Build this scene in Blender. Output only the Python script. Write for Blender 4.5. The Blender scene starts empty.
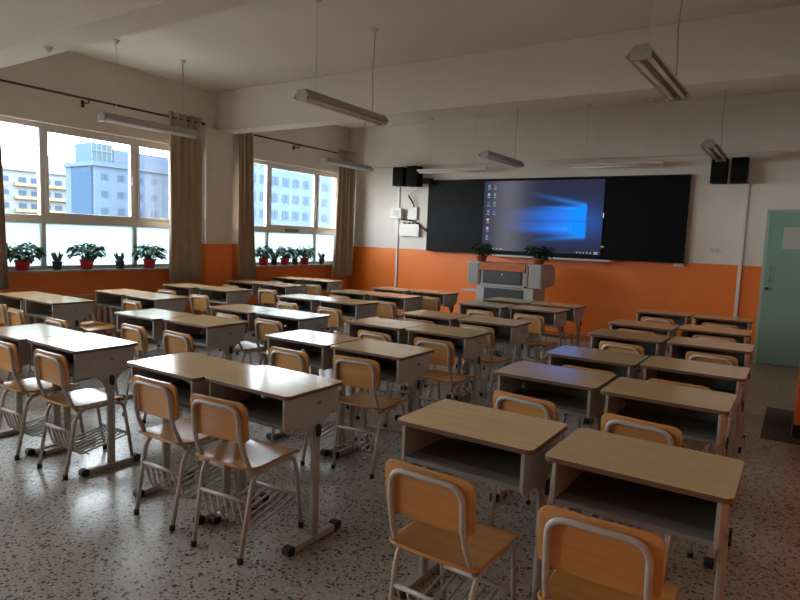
import bpy, bmesh, math, random
from mathutils import Vector, Matrix
C = bpy.context.scene.collection
PI = math.pi
rnd = random.Random(7)

# ------------------------------------------------------------------ materials
MATS = {}
def mat(name, col, rough=.5, metal=0, noise=0, nscale=8, bump=0, bscale=60, coat=0, spec=.5):
    m = bpy.data.materials.new(name); m.use_nodes = True
    nt = m.node_tree; b = nt.nodes['Principled BSDF']
    b.inputs['Base Color'].default_value = (*col, 1); b.inputs['Roughness'].default_value = rough
    b.inputs['Metallic'].default_value = metal
    b.inputs['Specular IOR Level'].default_value = spec
    if coat: b.inputs['Coat Weight'].default_value = coat; b.inputs['Coat Roughness'].default_value = .15
    tc = nt.nodes.new('ShaderNodeTexCoord')
    if noise:
        n = nt.nodes.new('ShaderNodeTexNoise'); n.inputs['Scale'].default_value = nscale; n.inputs['Detail'].default_value = 5
        nt.links.new(tc.outputs['Object'], n.inputs['Vector'])
        r = nt.nodes.new('ShaderNodeMapRange'); r.inputs[1].default_value = .3; r.inputs[2].default_value = .7
        r.inputs[3].default_value = 1-noise; r.inputs[4].default_value = 1+noise
        nt.links.new(n.outputs['Fac'], r.inputs[0])
        v = nt.nodes.new('ShaderNodeVectorMath'); v.operation = 'SCALE'; v.inputs[0].default_value = col
        nt.links.new(r.outputs[0], v.inputs['Scale']); nt.links.new(v.outputs[0], b.inputs['Base Color'])
    if bump:
        n = nt.nodes.new('ShaderNodeTexNoise'); n.inputs['Scale'].default_value = bscale
        nt.links.new(tc.outputs['Object'], n.inputs['Vector'])
        bp = nt.nodes.new('ShaderNodeBump'); bp.inputs['Strength'].default_value = bump; bp.inputs['Distance'].default_value = .002
        nt.links.new(n.outputs['Fac'], bp.inputs['Height']); nt.links.new(bp.outputs[0], b.inputs['Normal'])
    MATS[name] = m
    return m
def emis(name, col, s=1):
    m = bpy.data.materials.new(name); m.use_nodes = True; nt = m.node_tree; nt.nodes.clear()
    e = nt.nodes.new('ShaderNodeEmission'); e.inputs[0].default_value = (*col, 1); e.inputs[1].default_value = s
    o = nt.nodes.new('ShaderNodeOutputMaterial'); nt.links.new(e.outputs[0], o.inputs[0])
    return m

WHITE = (.69, .635, .565)
ORANGE = (.80, .185, .022)
OZ = 1.265
def wall_mat():
    m = mat('painted_wall', WHITE, .75, bump=.15, bscale=35)
    nt = m.node_tree; b = nt.nodes['Principled BSDF']
    tc = nt.nodes.new('ShaderNodeTexCoord'); sp = nt.nodes.new('ShaderNodeSeparateXYZ')
    nt.links.new(tc.outputs['Object'], sp.inputs[0])
    g = nt.nodes.new('ShaderNodeMath'); g.operation = 'LESS_THAN'; g.inputs[1].default_value = OZ
    nt.links.new(sp.outputs['Z'], g.inputs[0])
    n = nt.nodes.new('ShaderNodeTexNoise'); n.inputs['Scale'].default_value = 1.3; n.inputs['Detail'].default_value = 6
    nt.links.new(tc.outputs['Object'], n.inputs['Vector'])
    mr = nt.nodes.new('ShaderNodeMapRange'); mr.inputs[1].default_value = .3; mr.inputs[2].default_value = .7
    mr.inputs[3].default_value = .93; mr.inputs[4].default_value = 1.05; nt.links.new(n.outputs['Fac'], mr.inputs[0])
    mx = nt.nodes.new('ShaderNodeMix'); mx.data_type = 'RGBA'
    mx.inputs[6].default_value = (*WHITE, 1); mx.inputs[7].default_value = (*ORANGE, 1)
    nt.links.new(g.outputs[0], mx.inputs[0])
    v = nt.nodes.new('ShaderNodeVectorMath'); v.operation = 'SCALE'
    nt.links.new(mx.outputs[2], v.inputs[0]); nt.links.new(mr.outputs[0], v.inputs['Scale'])
    nt.links.new(v.outputs[0], b.inputs['Base Color'])
    r = nt.nodes.new('ShaderNodeMapRange'); r.inputs[3].default_value = .8; r.inputs[4].default_value = .42
    nt.links.new(g.outputs[0], r.inputs[0]); nt.links.new(r.outputs[0], b.inputs['Roughness'])
    return m
M_wall = wall_mat()
M_ceil = mat('ceiling_paint', (.69, .63, .56), .85, noise=.03, nscale=1.2)

def terrazzo():
    m = mat('terrazzo', (.4, .38, .34), .33)
    nt = m.node_tree; b = nt.nodes['Principled BSDF']; L = nt.links.new
    tc = nt.nodes.new('ShaderNodeTexCoord')
    nz = nt.nodes.new('ShaderNodeTexNoise'); nz.inputs['Scale'].default_value = 60; L(tc.outputs['Object'], nz.inputs['Vector'])
    ad = nt.nodes.new('ShaderNodeVectorMath'); ad.operation = 'SCALE'; ad.inputs['Scale'].default_value = .012; L(nz.outputs['Color'], ad.inputs[0])
    ax = nt.nodes.new('ShaderNodeVectorMath'); ax.operation = 'ADD'; L(tc.outputs['Object'], ax.inputs[0]); L(ad.outputs[0], ax.inputs[1])
    base = None
    prev = None
    def chips(scale, size, keep, col, prevcol):
        vo = nt.nodes.new('ShaderNodeTexVoronoi'); vo.inputs['Scale'].default_value = scale; L(ax.outputs[0], vo.inputs['Vector'])
        lt = nt.nodes.new('ShaderNodeMath'); lt.operation = 'LESS_THAN'; L(vo.outputs['Distance'], lt.inputs[0])
        sp = nt.nodes.new('ShaderNodeSeparateColor'); L(vo.outputs['Color'], sp.inputs[0])
        ms = nt.nodes.new('ShaderNodeMath'); ms.operation = 'MULTIPLY'; ms.inputs[1].default_value = size; L(sp.outputs[1], ms.inputs[0])
        L(ms.outputs[0], lt.inputs[1])
        k = nt.nodes.new('ShaderNodeMath'); k.operation = 'LESS_THAN'; k.inputs[1].default_value = keep; L(sp.outputs[0], k.inputs[0])
        mu = nt.nodes.new('ShaderNodeMath'); mu.operation = 'MULTIPLY'; L(lt.outputs[0], mu.inputs[0]); L(k.outputs[0], mu.inputs[1])
        mx = nt.nodes.new('ShaderNodeMix'); mx.data_type = 'RGBA'; L(mu.outputs[0], mx.inputs[0])
        if prevcol is None: mx.inputs[6].default_value = (.40, .375, .325, 1)
        else: L(prevcol, mx.inputs[6])
        mx.inputs[7].default_value = (*col, 1)
        return mx.outputs[2]
    n2 = nt.nodes.new('ShaderNodeTexNoise'); n2.inputs['Scale'].default_value = 1.1; n2.inputs['Detail'].default_value = 6; L(tc.outputs['Object'], n2.inputs['Vector'])
    cr = nt.nodes.new('ShaderNodeMix'); cr.data_type = 'RGBA'; L(n2.outputs['Fac'], cr.inputs[0])
    cr.inputs[6].default_value = (.30, .275, .225, 1); cr.inputs[7].default_value = (.42, .385, .32, 1)
    c = cr.outputs[2]
    c = chips(80, .5, .8, (.55, .50, .41), c)
    c = chips(115, .55, .42, (.17, .14, .11), c)
    c = chips(80, .62, .40, (.02, .017, .015), c)
    c = chips(50, .55, .34, (.017, .015, .013), c)
    c = chips(44, .48, .12, (.16, .07, .04), c)
    L(c, b.inputs['Base Color'])
    return m
M_floor = terrazzo()

def wood(name, c1, c2, rough, coat=0):
    m = mat(name, c1, rough, coat=coat); nt = m.node_tree; b = nt.nodes['Principled BSDF']; L = nt.links.new
    tc = nt.nodes.new('ShaderNodeTexCoord'); mp = nt.nodes.new('ShaderNodeMapping')
    mp.inputs['Scale'].default_value = (2.5, 38, 38); L(tc.outputs['Object'], mp.inputs[0])
    oi = nt.nodes.new('ShaderNodeObjectInfo'); av = nt.nodes.new('ShaderNodeVectorMath'); av.operation = 'ADD'
    L(mp.outputs[0], av.inputs[0]); sc = nt.nodes.new('ShaderNodeVectorMath'); sc.operation = 'SCALE'; sc.inputs['Scale'].default_value = 40
    cb = nt.nodes.new('ShaderNodeCombineXYZ'); L(oi.outputs['Random'], cb.inputs[0]); L(oi.outputs['Random'], cb.inputs[1]); L(cb.outputs[0], sc.inputs[0]); L(sc.outputs[0], av.inputs[1])
    n = nt.nodes.new('ShaderNodeTexNoise'); n.inputs['Scale'].default_value = 1; n.inputs['Detail'].default_value = 7; n.inputs['Roughness'].default_value = .65
    L(av.outputs[0], n.inputs['Vector'])
    r = nt.nodes.new('ShaderNodeMapRange'); r.inputs[1].default_value = .35; r.inputs[2].default_value = .68; L(n.outputs['Fac'], r.inputs[0])
    mx = nt.nodes.new('ShaderNodeMix'); mx.data_type = 'RGBA'; mx.inputs[6].default_value = (*c1, 1); mx.inputs[7].default_value = (*c2, 1)
    L(r.outputs[0], mx.inputs[0])
    hs = nt.nodes.new('ShaderNodeHueSaturation'); L(mx.outputs[2], hs.inputs['Color'])
    rr = nt.nodes.new('ShaderNodeMapRange'); rr.inputs[3].default_value = .86; rr.inputs[4].default_value = 1.1; L(oi.outputs['Random'], rr.inputs[0]); L(rr.outputs[0], hs.inputs['Value'])
    L(hs.outputs[0], b.inputs['Base Color'])
    return m
M_top = wood('desktop_laminate', (.68, .475, .25), (.61, .415, .21), .155)
M_edge = mat('brown_edge_band', (.13, .07, .04), .5)
M_metal = mat('desk_grey_paint', (.37, .345, .31), .42, noise=.05, nscale=12)
M_lip = mat('book_box_lip', (.19, .18, .165), .45)
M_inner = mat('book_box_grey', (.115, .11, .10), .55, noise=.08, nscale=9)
M_tube = mat('chair_tube_paint', (.43, .39, .34), .38, noise=.06, nscale=20)
M_ply = wood('chair_plywood', (.58, .285, .095), (.50, .23, .065), .27, coat=0)
M_black = mat('black_rubber', (.012, .012, .012), .6)
M_frame = mat('window_frame_white', (.62, .59, .55), .4)
M_sill = mat('sill_stone', (.30, .27, .25), .4, noise=.2, nscale=30)
M_curt = mat('curtain_cloth', (.42, .32, .23), .9, noise=.08, nscale=6)
M_rod = mat('dark_metal_rod', (.045, .025, .02), .4, metal=.4)
M_fix = mat('lamp_housing', (.34, .31, .285), .4)
M_tubeL = mat('fluorescent_tube_off', (.72, .70, .68), .25)
M_wire = mat('grey_wire', (.35, .32, .3), .6)
M_board = mat('chalkboard_left', (.010, .0105, .011), .7, spec=.15)
M_boardR = mat('blackboard_right', (.005, .005, .005), .7, spec=.1)
M_bez = mat('board_bezel', (.004, .004, .005), .6, spec=.15)
M_alu = mat('pale_aluminium', (.6, .6, .6), .35)
M_spk = mat('speaker_black', (.006, .0055, .0055), .7, spec=.2)
M_grille = mat('speaker_grille', (.008, .0075, .007), .9, spec=.15, bump=.5, bscale=400)
M_plast = mat('white_plastic', (.64, .60, .55), .4)
M_grey = mat('mid_grey', (.25, .25, .25), .5)
M_door = mat('green_door_paint', (.20, .34, .27), .45, noise=.04, nscale=3)
M_redpot = mat('red_pot', (.62, .03, .035), .35)
M_brownpot = mat('brown_pot', (.30, .06, .03), .4)
M_darkpot = mat('dark_pot', (.06, .06, .065), .5)
M_soil = mat('soil', (.03, .02, .014), .95)
M_leaf = mat('leaf_green', (.03, .095, .04), .65, noise=.4, nscale=25)
M_leaf2 = mat('leaf_dark', (.02, .055, .022), .65, noise=.4, nscale=25)
M_leaf3 = mat('succulent_leaf', (.06, .10, .08), .5, noise=.3, nscale=25)
M_lect = mat('lectern_grey', (.50, .47, .43), .45)
M_lectp = mat('lectern_panel', (.03, .034, .034), .45)
M_lectw = wood('lectern_wood', (.62, .17, .05), (.50, .12, .035), .6)
M_mesh = mat('speaker_mesh_pale', (.34, .34, .33), .6, bump=.9, bscale=300)
M_mat = mat('door_mat', (.08, .075, .07), .95, bump=.6, bscale=300)
M_basebl = mat('black_skirting', (.01, .01, .01), .5)
M_rad = mat('radiator_paint', (.42, .41, .40), .45)
M_strip = mat('pale_strip', (.7, .66, .58), .3)

def glass_mat():
    m = bpy.data.materials.new('window_glass'); m.use_nodes = True; nt = m.node_tree; nt.nodes.clear()
    t = nt.nodes.new('ShaderNodeBsdfTransparent'); t.inputs[0].default_value = (.95, .97, .98, 1)
    g = nt.nodes.new('ShaderNodeBsdfGlossy'); g.inputs['Roughness'].default_value = .02
    mx = nt.nodes.new('ShaderNodeMixShader'); mx.inputs[0].default_value = .05
    o = nt.nodes.new('ShaderNodeOutputMaterial')
    nt.links.new(t.outputs[0], mx.inputs[1]); nt.links.new(g.outputs[0], mx.inputs[2]); nt.links.new(mx.outputs[0], o.inputs[0])
    return m
M_glass = glass_mat()
def frost_mat():
    m = bpy.data.materials.new('frosted_film'); m.use_nodes = True; nt = m.node_tree; nt.nodes.clear()
    t = nt.nodes.new('ShaderNodeBsdfTranslucent'); t.inputs[0].default_value = (.36, .445, .46, 1)
    g = nt.nodes.new('ShaderNodeBsdfDiffuse'); g.inputs[0].default_value = (.5, .56, .58, 1)
    mx = nt.nodes.new('ShaderNodeMixShader'); mx.inputs[0].default_value = .2
    o = nt.nodes.new('ShaderNodeOutputMaterial')
    nt.links.new(t.outputs[0], mx.inputs[1]); nt.links.new(g.outputs[0], mx.inputs[2]); nt.links.new(mx.outputs[0], o.inputs[0])
    return m
M_frost = frost_mat()

# ------------------------------------------------------------------ mesh builder
class MB:
    def __init__(s): s.v = []; s.f = []; s.m = []; s.sm = []
    def add(s, vs, fs, mi=0, smooth=False):
        o = len(s.v); s.v += [tuple(v) for v in vs]
        for f in fs: s.f.append([i+o for i in f]); s.m.append(mi); s.sm.append(smooth)
        return s
    def box(s, x0, x1, y0, y1, z0, z1, mi=0):
        if x0 > x1: x0, x1 = x1, x0
        if y0 > y1: y0, y1 = y1, y0
        vs = [(x, y, z) for z in (z0, z1) for y in (y0, y1) for x in (x0, x1)]
        return s.add(vs, [(0,2,3,1),(4,5,7,6),(0,1,5,4),(2,6,7,3),(0,4,6,2),(1,3,7,5)], mi)
    def prism(s, pts, a0, a1, axis='z', mi=0, side=None, smooth=False):
        n = len(pts)
        def P(p, a):
            if axis == 'z': return (p[0], p[1], a)
            if axis == 'x': return (a, p[0], p[1])
            return (p[0], a, p[1])
        vs = [P(p, a0) for p in pts]+[P(p, a1) for p in pts]
        area = sum(pts[i][0]*pts[(i+1) % n][1]-pts[(i+1) % n][0]*pts[i][1] for i in range(n))
        flip = (area < 0) ^ (axis == 'y') ^ (a1 < a0)
        lo = list(range(n))[::-1]; hi = list(range(n, 2*n))
        if flip: lo = lo[::-1]; hi = hi[::-1]
        s.add(vs, [lo, hi], mi)
        o = len(s.v)-2*n
        for i in range(n):
            j = (i+1) % n; q = [o+i, o+j, o+n+j, o+n+i]
            if flip: q = q[::-1]
            s.f.append(q); s.m.append(mi if side is None else side); s.sm.append(smooth)
        return s
    def tube(s, path, r, seg=8, mi=0, closed=False):
        path = [Vector(p) for p in path]; n = len(path); vs = []; fs = []
        up = None
        for i, p in enumerate(path):
            if closed: t = path[(i+1) % n]-path[i-1]
            else: t = (path[min(i+1, n-1)]-path[max(i-1, 0)])
            t.normalize()
            if up is None:
                up = Vector((0, 0, 1)) if abs(t.z) < .9 else Vector((1, 0, 0))
            a = (up - t*up.dot(t)).normalized(); b = t.cross(a); up = a
            rr = r[i] if isinstance(r, (list, tuple)) else r
            for k in range(seg):
                an = 2*PI*k/seg; vs.append(p+a*math.cos(an)*rr+b*math.sin(an)*rr)
        m = n if closed else n-1
        for i in range(m):
            j = (i+1) % n
            for k in range(seg):
                l = (k+1) % seg; fs.append((i*seg+k, i*seg+l, j*seg+l, j*seg+k))
        s.add(vs, fs, mi, True)
        if not closed:
            o = len(s.v)-n*seg
            s.f.append([o+k for k in range(seg)][::-1]); s.m.append(mi); s.sm.append(False)
            s.f.append([o+(n-1)*seg+k for k in range(seg)]); s.m.append(mi); s.sm.append(False)
        return s
    def lathe(s, prof, seg=20, c=(0, 0, 0), mi=0):
        n = len(prof); vs = []; fs = []
        for r, z in prof:
            for k in range(seg): a = 2*PI*k/seg; vs.append((c[0]+r*math.cos(a), c[1]+r*math.sin(a), c[2]+z))
        for i in range(n-1):
            for k in range(seg):
                l = (k+1) % seg; fs.append((i*seg+k, i*seg+l, (i+1)*seg+l, (i+1)*seg+k))
        s.add(vs, fs, mi, True)
        o = len(s.v)-n*seg
        s.f.append([o+k for k in range(seg)][::-1]); s.m.append(mi); s.sm.append(False)
        s.f.append([o+(n-1)*seg+k for k in range(seg)]); s.m.append(mi); s.sm.append(False)
        return s
    def build(s, name, mats, parent=None, bevel=0, loc=None):
        me = bpy.data.meshes.new(name); me.from_pydata(s.v, [], s.f)
        for m in (mats if isinstance(mats, (list, tuple)) else [mats]): me.materials.append(m)
        for p, mi, sm in zip(me.polygons, s.m, s.sm): p.material_index = mi; p.use_smooth = sm
        me.update()
        o = bpy.data.objects.new(name, me); C.objects.link(o)
        if parent: o.parent = parent
        if loc: o.location = loc
        if bevel:
            b = o.modifiers.new('bevel', 'BEVEL'); b.width = bevel; b.segments = 2; b.limit_method = 'ANGLE'; b.angle_limit = .9
        return o

def tag(o, label=None, cat=None, group=None, kind=None):
    if label: o['label'] = label
    if cat: o['category'] = cat
    if group: o['group'] = group
    if kind: o['kind'] = kind
    return o
def empty(name, loc, rz=0, label=None, cat=None, group=None):
    o = bpy.data.objects.new(name, None); C.objects.link(o); o.location = loc; o.rotation_euler = (0, 0, rz); o.empty_display_size = .1
    return tag(o, label, cat, group)
def struct(o): o['kind'] = 'structure'; return o
def copy_tree(o, parent=None):
    c = o.copy(); C.objects.link(c)
    if parent: c.parent = parent
    for ch in o.children: copy_tree(ch, c)
    return c
def rrect(x0, x1, y0, y1, r, seg=5):
    pts = []
    for cx, cy, a0 in ((x1-r, y1-r, 0), (x0+r, y1-r, PI/2), (x0+r, y0+r, PI), (x1-r, y0+r, 1.5*PI)):
        for i in range(seg+1):
            a = a0+PI/2*i/seg; pts.append((cx+r*math.cos(a), cy+r*math.sin(a)))
    return pts
def arc(p0, p1, p2, n=5):       # rounded corner between p0-p1-p2
    p0, p1, p2 = map(Vector, (p0, p1, p2))
    return [tuple(p0*(1-t)**2+p1*2*t*(1-t)+p2*t*t) for t in [i/n for i in range(n+1)]]
def panel(w, h, th, r, fn, nx=12, ny=10):
    """rounded rectangular sheet bent by fn(u,v)->Vector offset; u,v in metres; returns MB"""
    rows = []
    for j in range(ny+1):
        t = j/ny; t = .5-.5*math.cos(PI*t); v = -h/2+h*t
        d = max(0, abs(v)-(h/2-r)); ins = r-math.sqrt(max(0, r*r-d*d))
        rows.append([(-(w/2-ins)+2*(w/2-ins)*(.5-.5*math.cos(PI*i/nx)), v) for i in range(nx+1)])
    m = MB(); N = (nx+1)*(ny+1); vs = []
    for s in (0, 1):
        for row in rows:
            for u, v in row: vs.append(fn(u, v, (s-.5)*th))
    idx = lambda s, j, i: s*N+j*(nx+1)+i
    top = []; bot = []; side = []
    for j in range(ny):
        for i in range(nx):
            top.append((idx(1, j, i), idx(1, j, i+1), idx(1, j+1, i+1), idx(1, j+1, i)))
            bot.append((idx(0, j, i), idx(0, j+1, i), idx(0, j+1, i+1), idx(0, j, i+1)))
    ring = [(0, i) for i in range(nx)]+[(j, nx) for j in range(ny)]+[(ny, i) for i in range(nx, 0, -1)]+[(j, 0) for j in range(ny, 0, -1)]
    for k in range(len(ring)):
        a = ring[k]; b = ring[(k+1) % len(ring)]
        side.append((idx(0, *a), idx(0, *b), idx(1, *b), idx(1, *a)))
    m.add(vs, top+bot, 0, True)
    for f in side: m.f.append(list(f)); m.m.append(0); m.sm.append(False)
    return m

# ------------------------------------------------------------------ room shell
XL, XR, YB, YF, ZC = -7.26, .60, -4.6, 9.15, 3.45
struct(MB().box(XL-.3, XR+.3, YB-.3, YF+.3, -.2, 0).build('floor', M_floor))
struct(MB().box(XL-.3, XR+.3, YB-.3, YF+.3, ZC, ZC+.2).build('ceiling', M_ceil))
WZ0, WZ1 = .92, 2.60
WINS = [(-4.09, -1.67), (-.57, 1.85), (2.95, 5.37), (6.47, 8.89)]
mb = MB()
def wall_left_boxes():
    mb.box(XL-.24, XL, YB-.24, YF+.24, 0, WZ0); mb.box(XL-.24, XL, YB-.24, YF+.24, WZ1, ZC)
    ys = [YB-.24]+[v for w in WINS for v in w]+[YF+.24]
    for i in range(0, len(ys), 2): mb.box(XL-.24, XL, ys[i], ys[i+1], WZ0, WZ1)
wall_left_boxes()
struct(mb.build('wall_left', M_wall))
mb = MB(); mb.box(XL, XR, YF, YF+.2, 0, ZC)
struct(mb.build('wall_front', M_wall))
struct(MB().box(XR, XR+.2, YB-.2, YF+.2, 0, ZC).build('wall_right', M_wall))
struct(MB().box(XL, XR, YB-.2, YB, 0, ZC).build('wall_back', M_wall))
# beams and piers
struct(MB().box(XL, XR, 5.98, 6.30, 2.9, ZC).build('trim_1', M_ceil, bevel=.01))
struct(MB().box(XL, XR, 2.50, 2.80, 2.9, ZC).build('trim_2', M_ceil, bevel=.01))
struct(MB().box(XL, XR, YF-.06, YF, 2.72, ZC).build('trim_3', M_wall, bevel=.005))
struct(MB().box(XL, XL+.12, 5.72, 6.20, 0, 2.9).build('trim_4', M_wall, bevel=.008))
struct(MB().box(XL, XL+.12, 2.36, 2.86, 0, 2.9).build('trim_5', M_wall, bevel=.008))
# right pier with black skirting
struct(MB().box(.062, XR, 5.60, 6.10, .11, 2.9).build('trim_6', M_wall, bevel=.006))
struct(MB().box(.058, XR, 5.595, 6.105, 0, .11).build('baseboard_right', M_basebl))
# skirting line under the front wall
struct(MB().box(XL, -.42, YF-.012, YF, 0, .09).build('baseboard_front', mat('skirting_orange', (.42, .12, .03), .5)))
# two thin pale strips on the floor
struct(MB().box(-3.54, -3.13, 1.885, 1.892, 0, .0015).box(-3.137, -3.13, 1.64, 1.892, 0, .0015).build('trim_7', M_strip))

# windows
def window(n, y0, y1, marks):
    root = empty('window_%d' % n, (XL-.1, 0, 0)); struct(root)
    a, b = marks; fr = MB(); x0, x1 = -.035, .035
    w = .055
    fr.box(x0, x1, y0, y1, WZ1-w, WZ1); fr.box(x0, x1, y0, y1, WZ0, WZ0+w)
    fr.box(x0, x1, y0, y0+w, WZ0+w, WZ1-w); fr.box(x0, x1, y1-w, y1, WZ0+w, WZ1-w)
    fr.box(x0, x1, y0+w, y1-w, 1.465, 1.56)
    for c, hw in ((a, .028), (b, .028)):
        fr.box(x0+.002, x1-.002, c-hw, c+hw, WZ0+w, 1.465); fr.box(x0+.002, x1-.002, c-hw, c+hw, 1.56, WZ1-w)
    fr.build('window_frame', M_frame, root, bevel=.004)
    # opening sash in the middle-right
    sh = MB(); q = .035
    for (s0, s1) in ((a+.03, b-.03), (b+.03, y1-w)):
        sh.box(.0, .045, s0, s0+q, 1.56, WZ1-w); sh.box(.0, .045, s1-q, s1, 1.56, WZ1-w)
        sh.box(.0, .045, s0+q, s1-q, 1.56, 1.56+q); sh.box(.0, .045, s0+q, s1-q, WZ1-w-q, WZ1-w)
    sh.build('sash', M_frame, root, bevel=.003)
    MB().box(.045, .065, b-.05, b-.035, 2.0, 2.1).build('window_handle', M_grey, root)
    segs = [(y0+w, a-.028), (a+.028, b-.028), (b+.028, y1-w)]
    for s0, s1 in segs:
        MB().box(-.004, .002, s0, s1, 1.56, WZ1-w).build('clear_pane', M_glass, root)
        MB().box(-.004, .002, s0, s1, WZ0+w, 1.465).build('frosted_pane', M_frost, root)
    MB().box(-.06, .215, y0+.002, y1-.002, WZ0-.012, WZ0+.012).build('window_sill', M_sill, root, bevel=.004)
    return root
window(1, *WINS[2], (3.58, 4.735))
w2 = window(2, *WINS[3], (7.10, 8.27))
window(3, *WINS[1], (.06, 1.215))
window(4, *WINS[0], (-3.46, -2.305))  # unseen window behind the camera, added to let more daylight in
MB().box(.036, .046, 7.50, 7.82, 1.485, 1.54).build('name_plate', mat('grey_plate', (.12, .13, .13), .4), w2)

# ------------------------------------------------------------------ door, mat
d = empty('door_1', (0, YF, 0)); struct(d)
MB().box(-.385, .50, -.05, -.012, .01, 1.96).build('door_leaf', M_door, d, bevel=.004)
MB().box(-.42, -.388, -.04, -.0, 0, 1.985).box(.503, .54, -.04, 0, 0, 1.985).box(-.42, .54, -.04, 0, 1.962, 1.995).build('door_frame', mat('door_frame_pale', (.34, .42, .35), .5), d)
MB().box(-.22, .30, -.056, -.05, 1.50, 1.775).build('vision_panel', mat('frosted_door_glass', (.42, .46, .40), .25), d)
hd = MB(); hd.tube([(-.335, -.05, 1.27), (-.325, -.085, 1.25), (-.325, -.09, 1.17), (-.335, -.085, 1.10), (-.345, -.05, 1.08)], .009, 8)
hd.build('door_handle', M_grey, d)
kn = MB(); kn.tube([(-.345, -.05, .985), (-.345, -.085, .985)], [.02, .022], 14); kn.build('door_knob', M_black, d)
mt = MB(); mt.prism([(-.15, 5.44), (.56, 5.44), (.56, 5.585), (.05, 5.585), (.05, 6.12), (.56, 6.12), (.56, 6.55), (-.15, 6.55)], 0, .008)
tag(mt.build('door_mat', M_mat), 'dark grey floor mat beside the orange pier and its black skirting', 'mat')

# ------------------------------------------------------------------ curtains and rods
def curtain(y0, y1, y0b, y1b, z0, z1, label, folds):
    n = int(folds*14); rows = 14; vs = []; th = .004
    for s in (0, 1):
        for j in range(rows+1):
            t = j/rows; z = z0+(z1-z0)*t; a = y0b+(y0-y0b)*t**.6; b = y1b+(y1-y1b)*t**.6
            for i in range(n+1):
                u = i/n; ph = 2*PI*folds*u
                am = .046*(.75+.25*math.sin(3.1*u*folds+t*1.3))
                x = am*math.sin(ph+.5*math.sin(ph*.37+t*2))+(.5-s)*th
                vs.append((x, a+(b-a)*u+.010*math.cos(ph*1.0+2*t), z))
    N = (n+1)*(rows+1); m = MB(); f = []
    for j in range(rows):
        for i in range(n):
            k = j*(n+1)+i
            f.append((k, k+1, k+n+2, k+n+1)); f.append((N+k, N+k+n+1, N+k+n+2, N+k+1))
    for i in range(n):
        f.append((i, N+i, N+i+1, i+1)); k = rows*(n+1)+i; f.append((k, k+1, N+k+1, N+k))
    for j in range(rows):
        k = j*(n+1); f.append((k, k+n+1, N+k+n+1, N+k)); k += n; f.append((k, N+k, N+k+n+1, k+n+1))
    m.add(vs, f, 0, True)
    root = empty('curtain', (-7.11, 0, 0), 0, label, 'curtain', 'brown curtains at the windows')
    m.build('curtain_cloth', M_curt, root)
    g = MB()
    for k in range(int(folds*2)):
        yy = y0+(y1-y0)*(k+.5)/(folds*2)
        ring = [(.0+.026*math.cos(q*PI/6), yy, 2.93+.026*math.sin(q*PI/6)) for q in range(12)]
        g.tube(ring, .005, 6, closed=True)
    g.build('grommet', M_alu, root)
    return root
curtain(2.84, 3.05, 2.84, 3.09, .74, 2.985, 'brown curtain cut by the left edge of the photo, nearest window', 3)
curtain(5.08, 5.60, 5.08, 5.61, .74, 3.00, 'brown gathered curtain at right end of the nearer window', 4.5)
curtain(6.27, 6.56, 6.28, 6.69, .74, 3.00, 'darkest brown curtain, hanging beside the pier at left of the farther window', 3.5)
curtain(8.58, 9.10, 8.47, 9.11, .70, 3.00, 'brown curtain in the room corner, beyond the farther window', 5)
def rod(y0, y1, brs, label):
    root = empty('curtain_rod', (-7.11, 0, 2.93), 0, label, 'curtain rod')
    MB().tube([(0, y0, 0), (0, y1, 0)], .013, 10).build('pole', M_rod, root)
    for y, s in ((y0, -1), (y1, 1)):
        MB().tube([(0, y, 0), (0, y+s*.02, 0), (0, y+s*.05, 0), (0, y+s*.06, 0)], [.014, .024, .024, .008], 10).build('finial', M_rod, root)
    for y in brs:
        MB().tube([(0, y, -.012), (-.02, y, -.04), (-.145, y, -.04)], .008, 6).box(-.149, -.14, y-.02, y+.02, -.08, .0).build('bracket', M_rod, root)
rod(2.9, 5.60, (4.02,), 'dark curtain rod above the nearer window with a pale fixture in front')
rod(6.32, 9.02, (7.6,), 'dark curtain rod above the farther window, ending in the corner')

# radiator
rad = empty('radiator', (-7.19, 0, 0), 0, 'grey column radiator under the nearer window sill behind desks', 'radiator')
r_ = MB()
for k in range(24):
    y = 3.25+k*.075; r_.tube([(0, y, .12), (0, y, .56)], .022, 8)
r_.build('column_bank', M_rad, rad)
MB().tube([(0, 3.2, .14), (0, 5.02, .14)], .016, 8).build('pipe', M_rad, rad); MB().tube([(0, 3.2, .54), (0, 5.02, .54)], .016, 8).build('pipe', M_rad, rad)
MB().box(-.03, .03, 3.3, 3.33, 0, .12).box(-.03, .03, 4.9, 4.93, 0, .12).build('foot', M_rad, rad)

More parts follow.
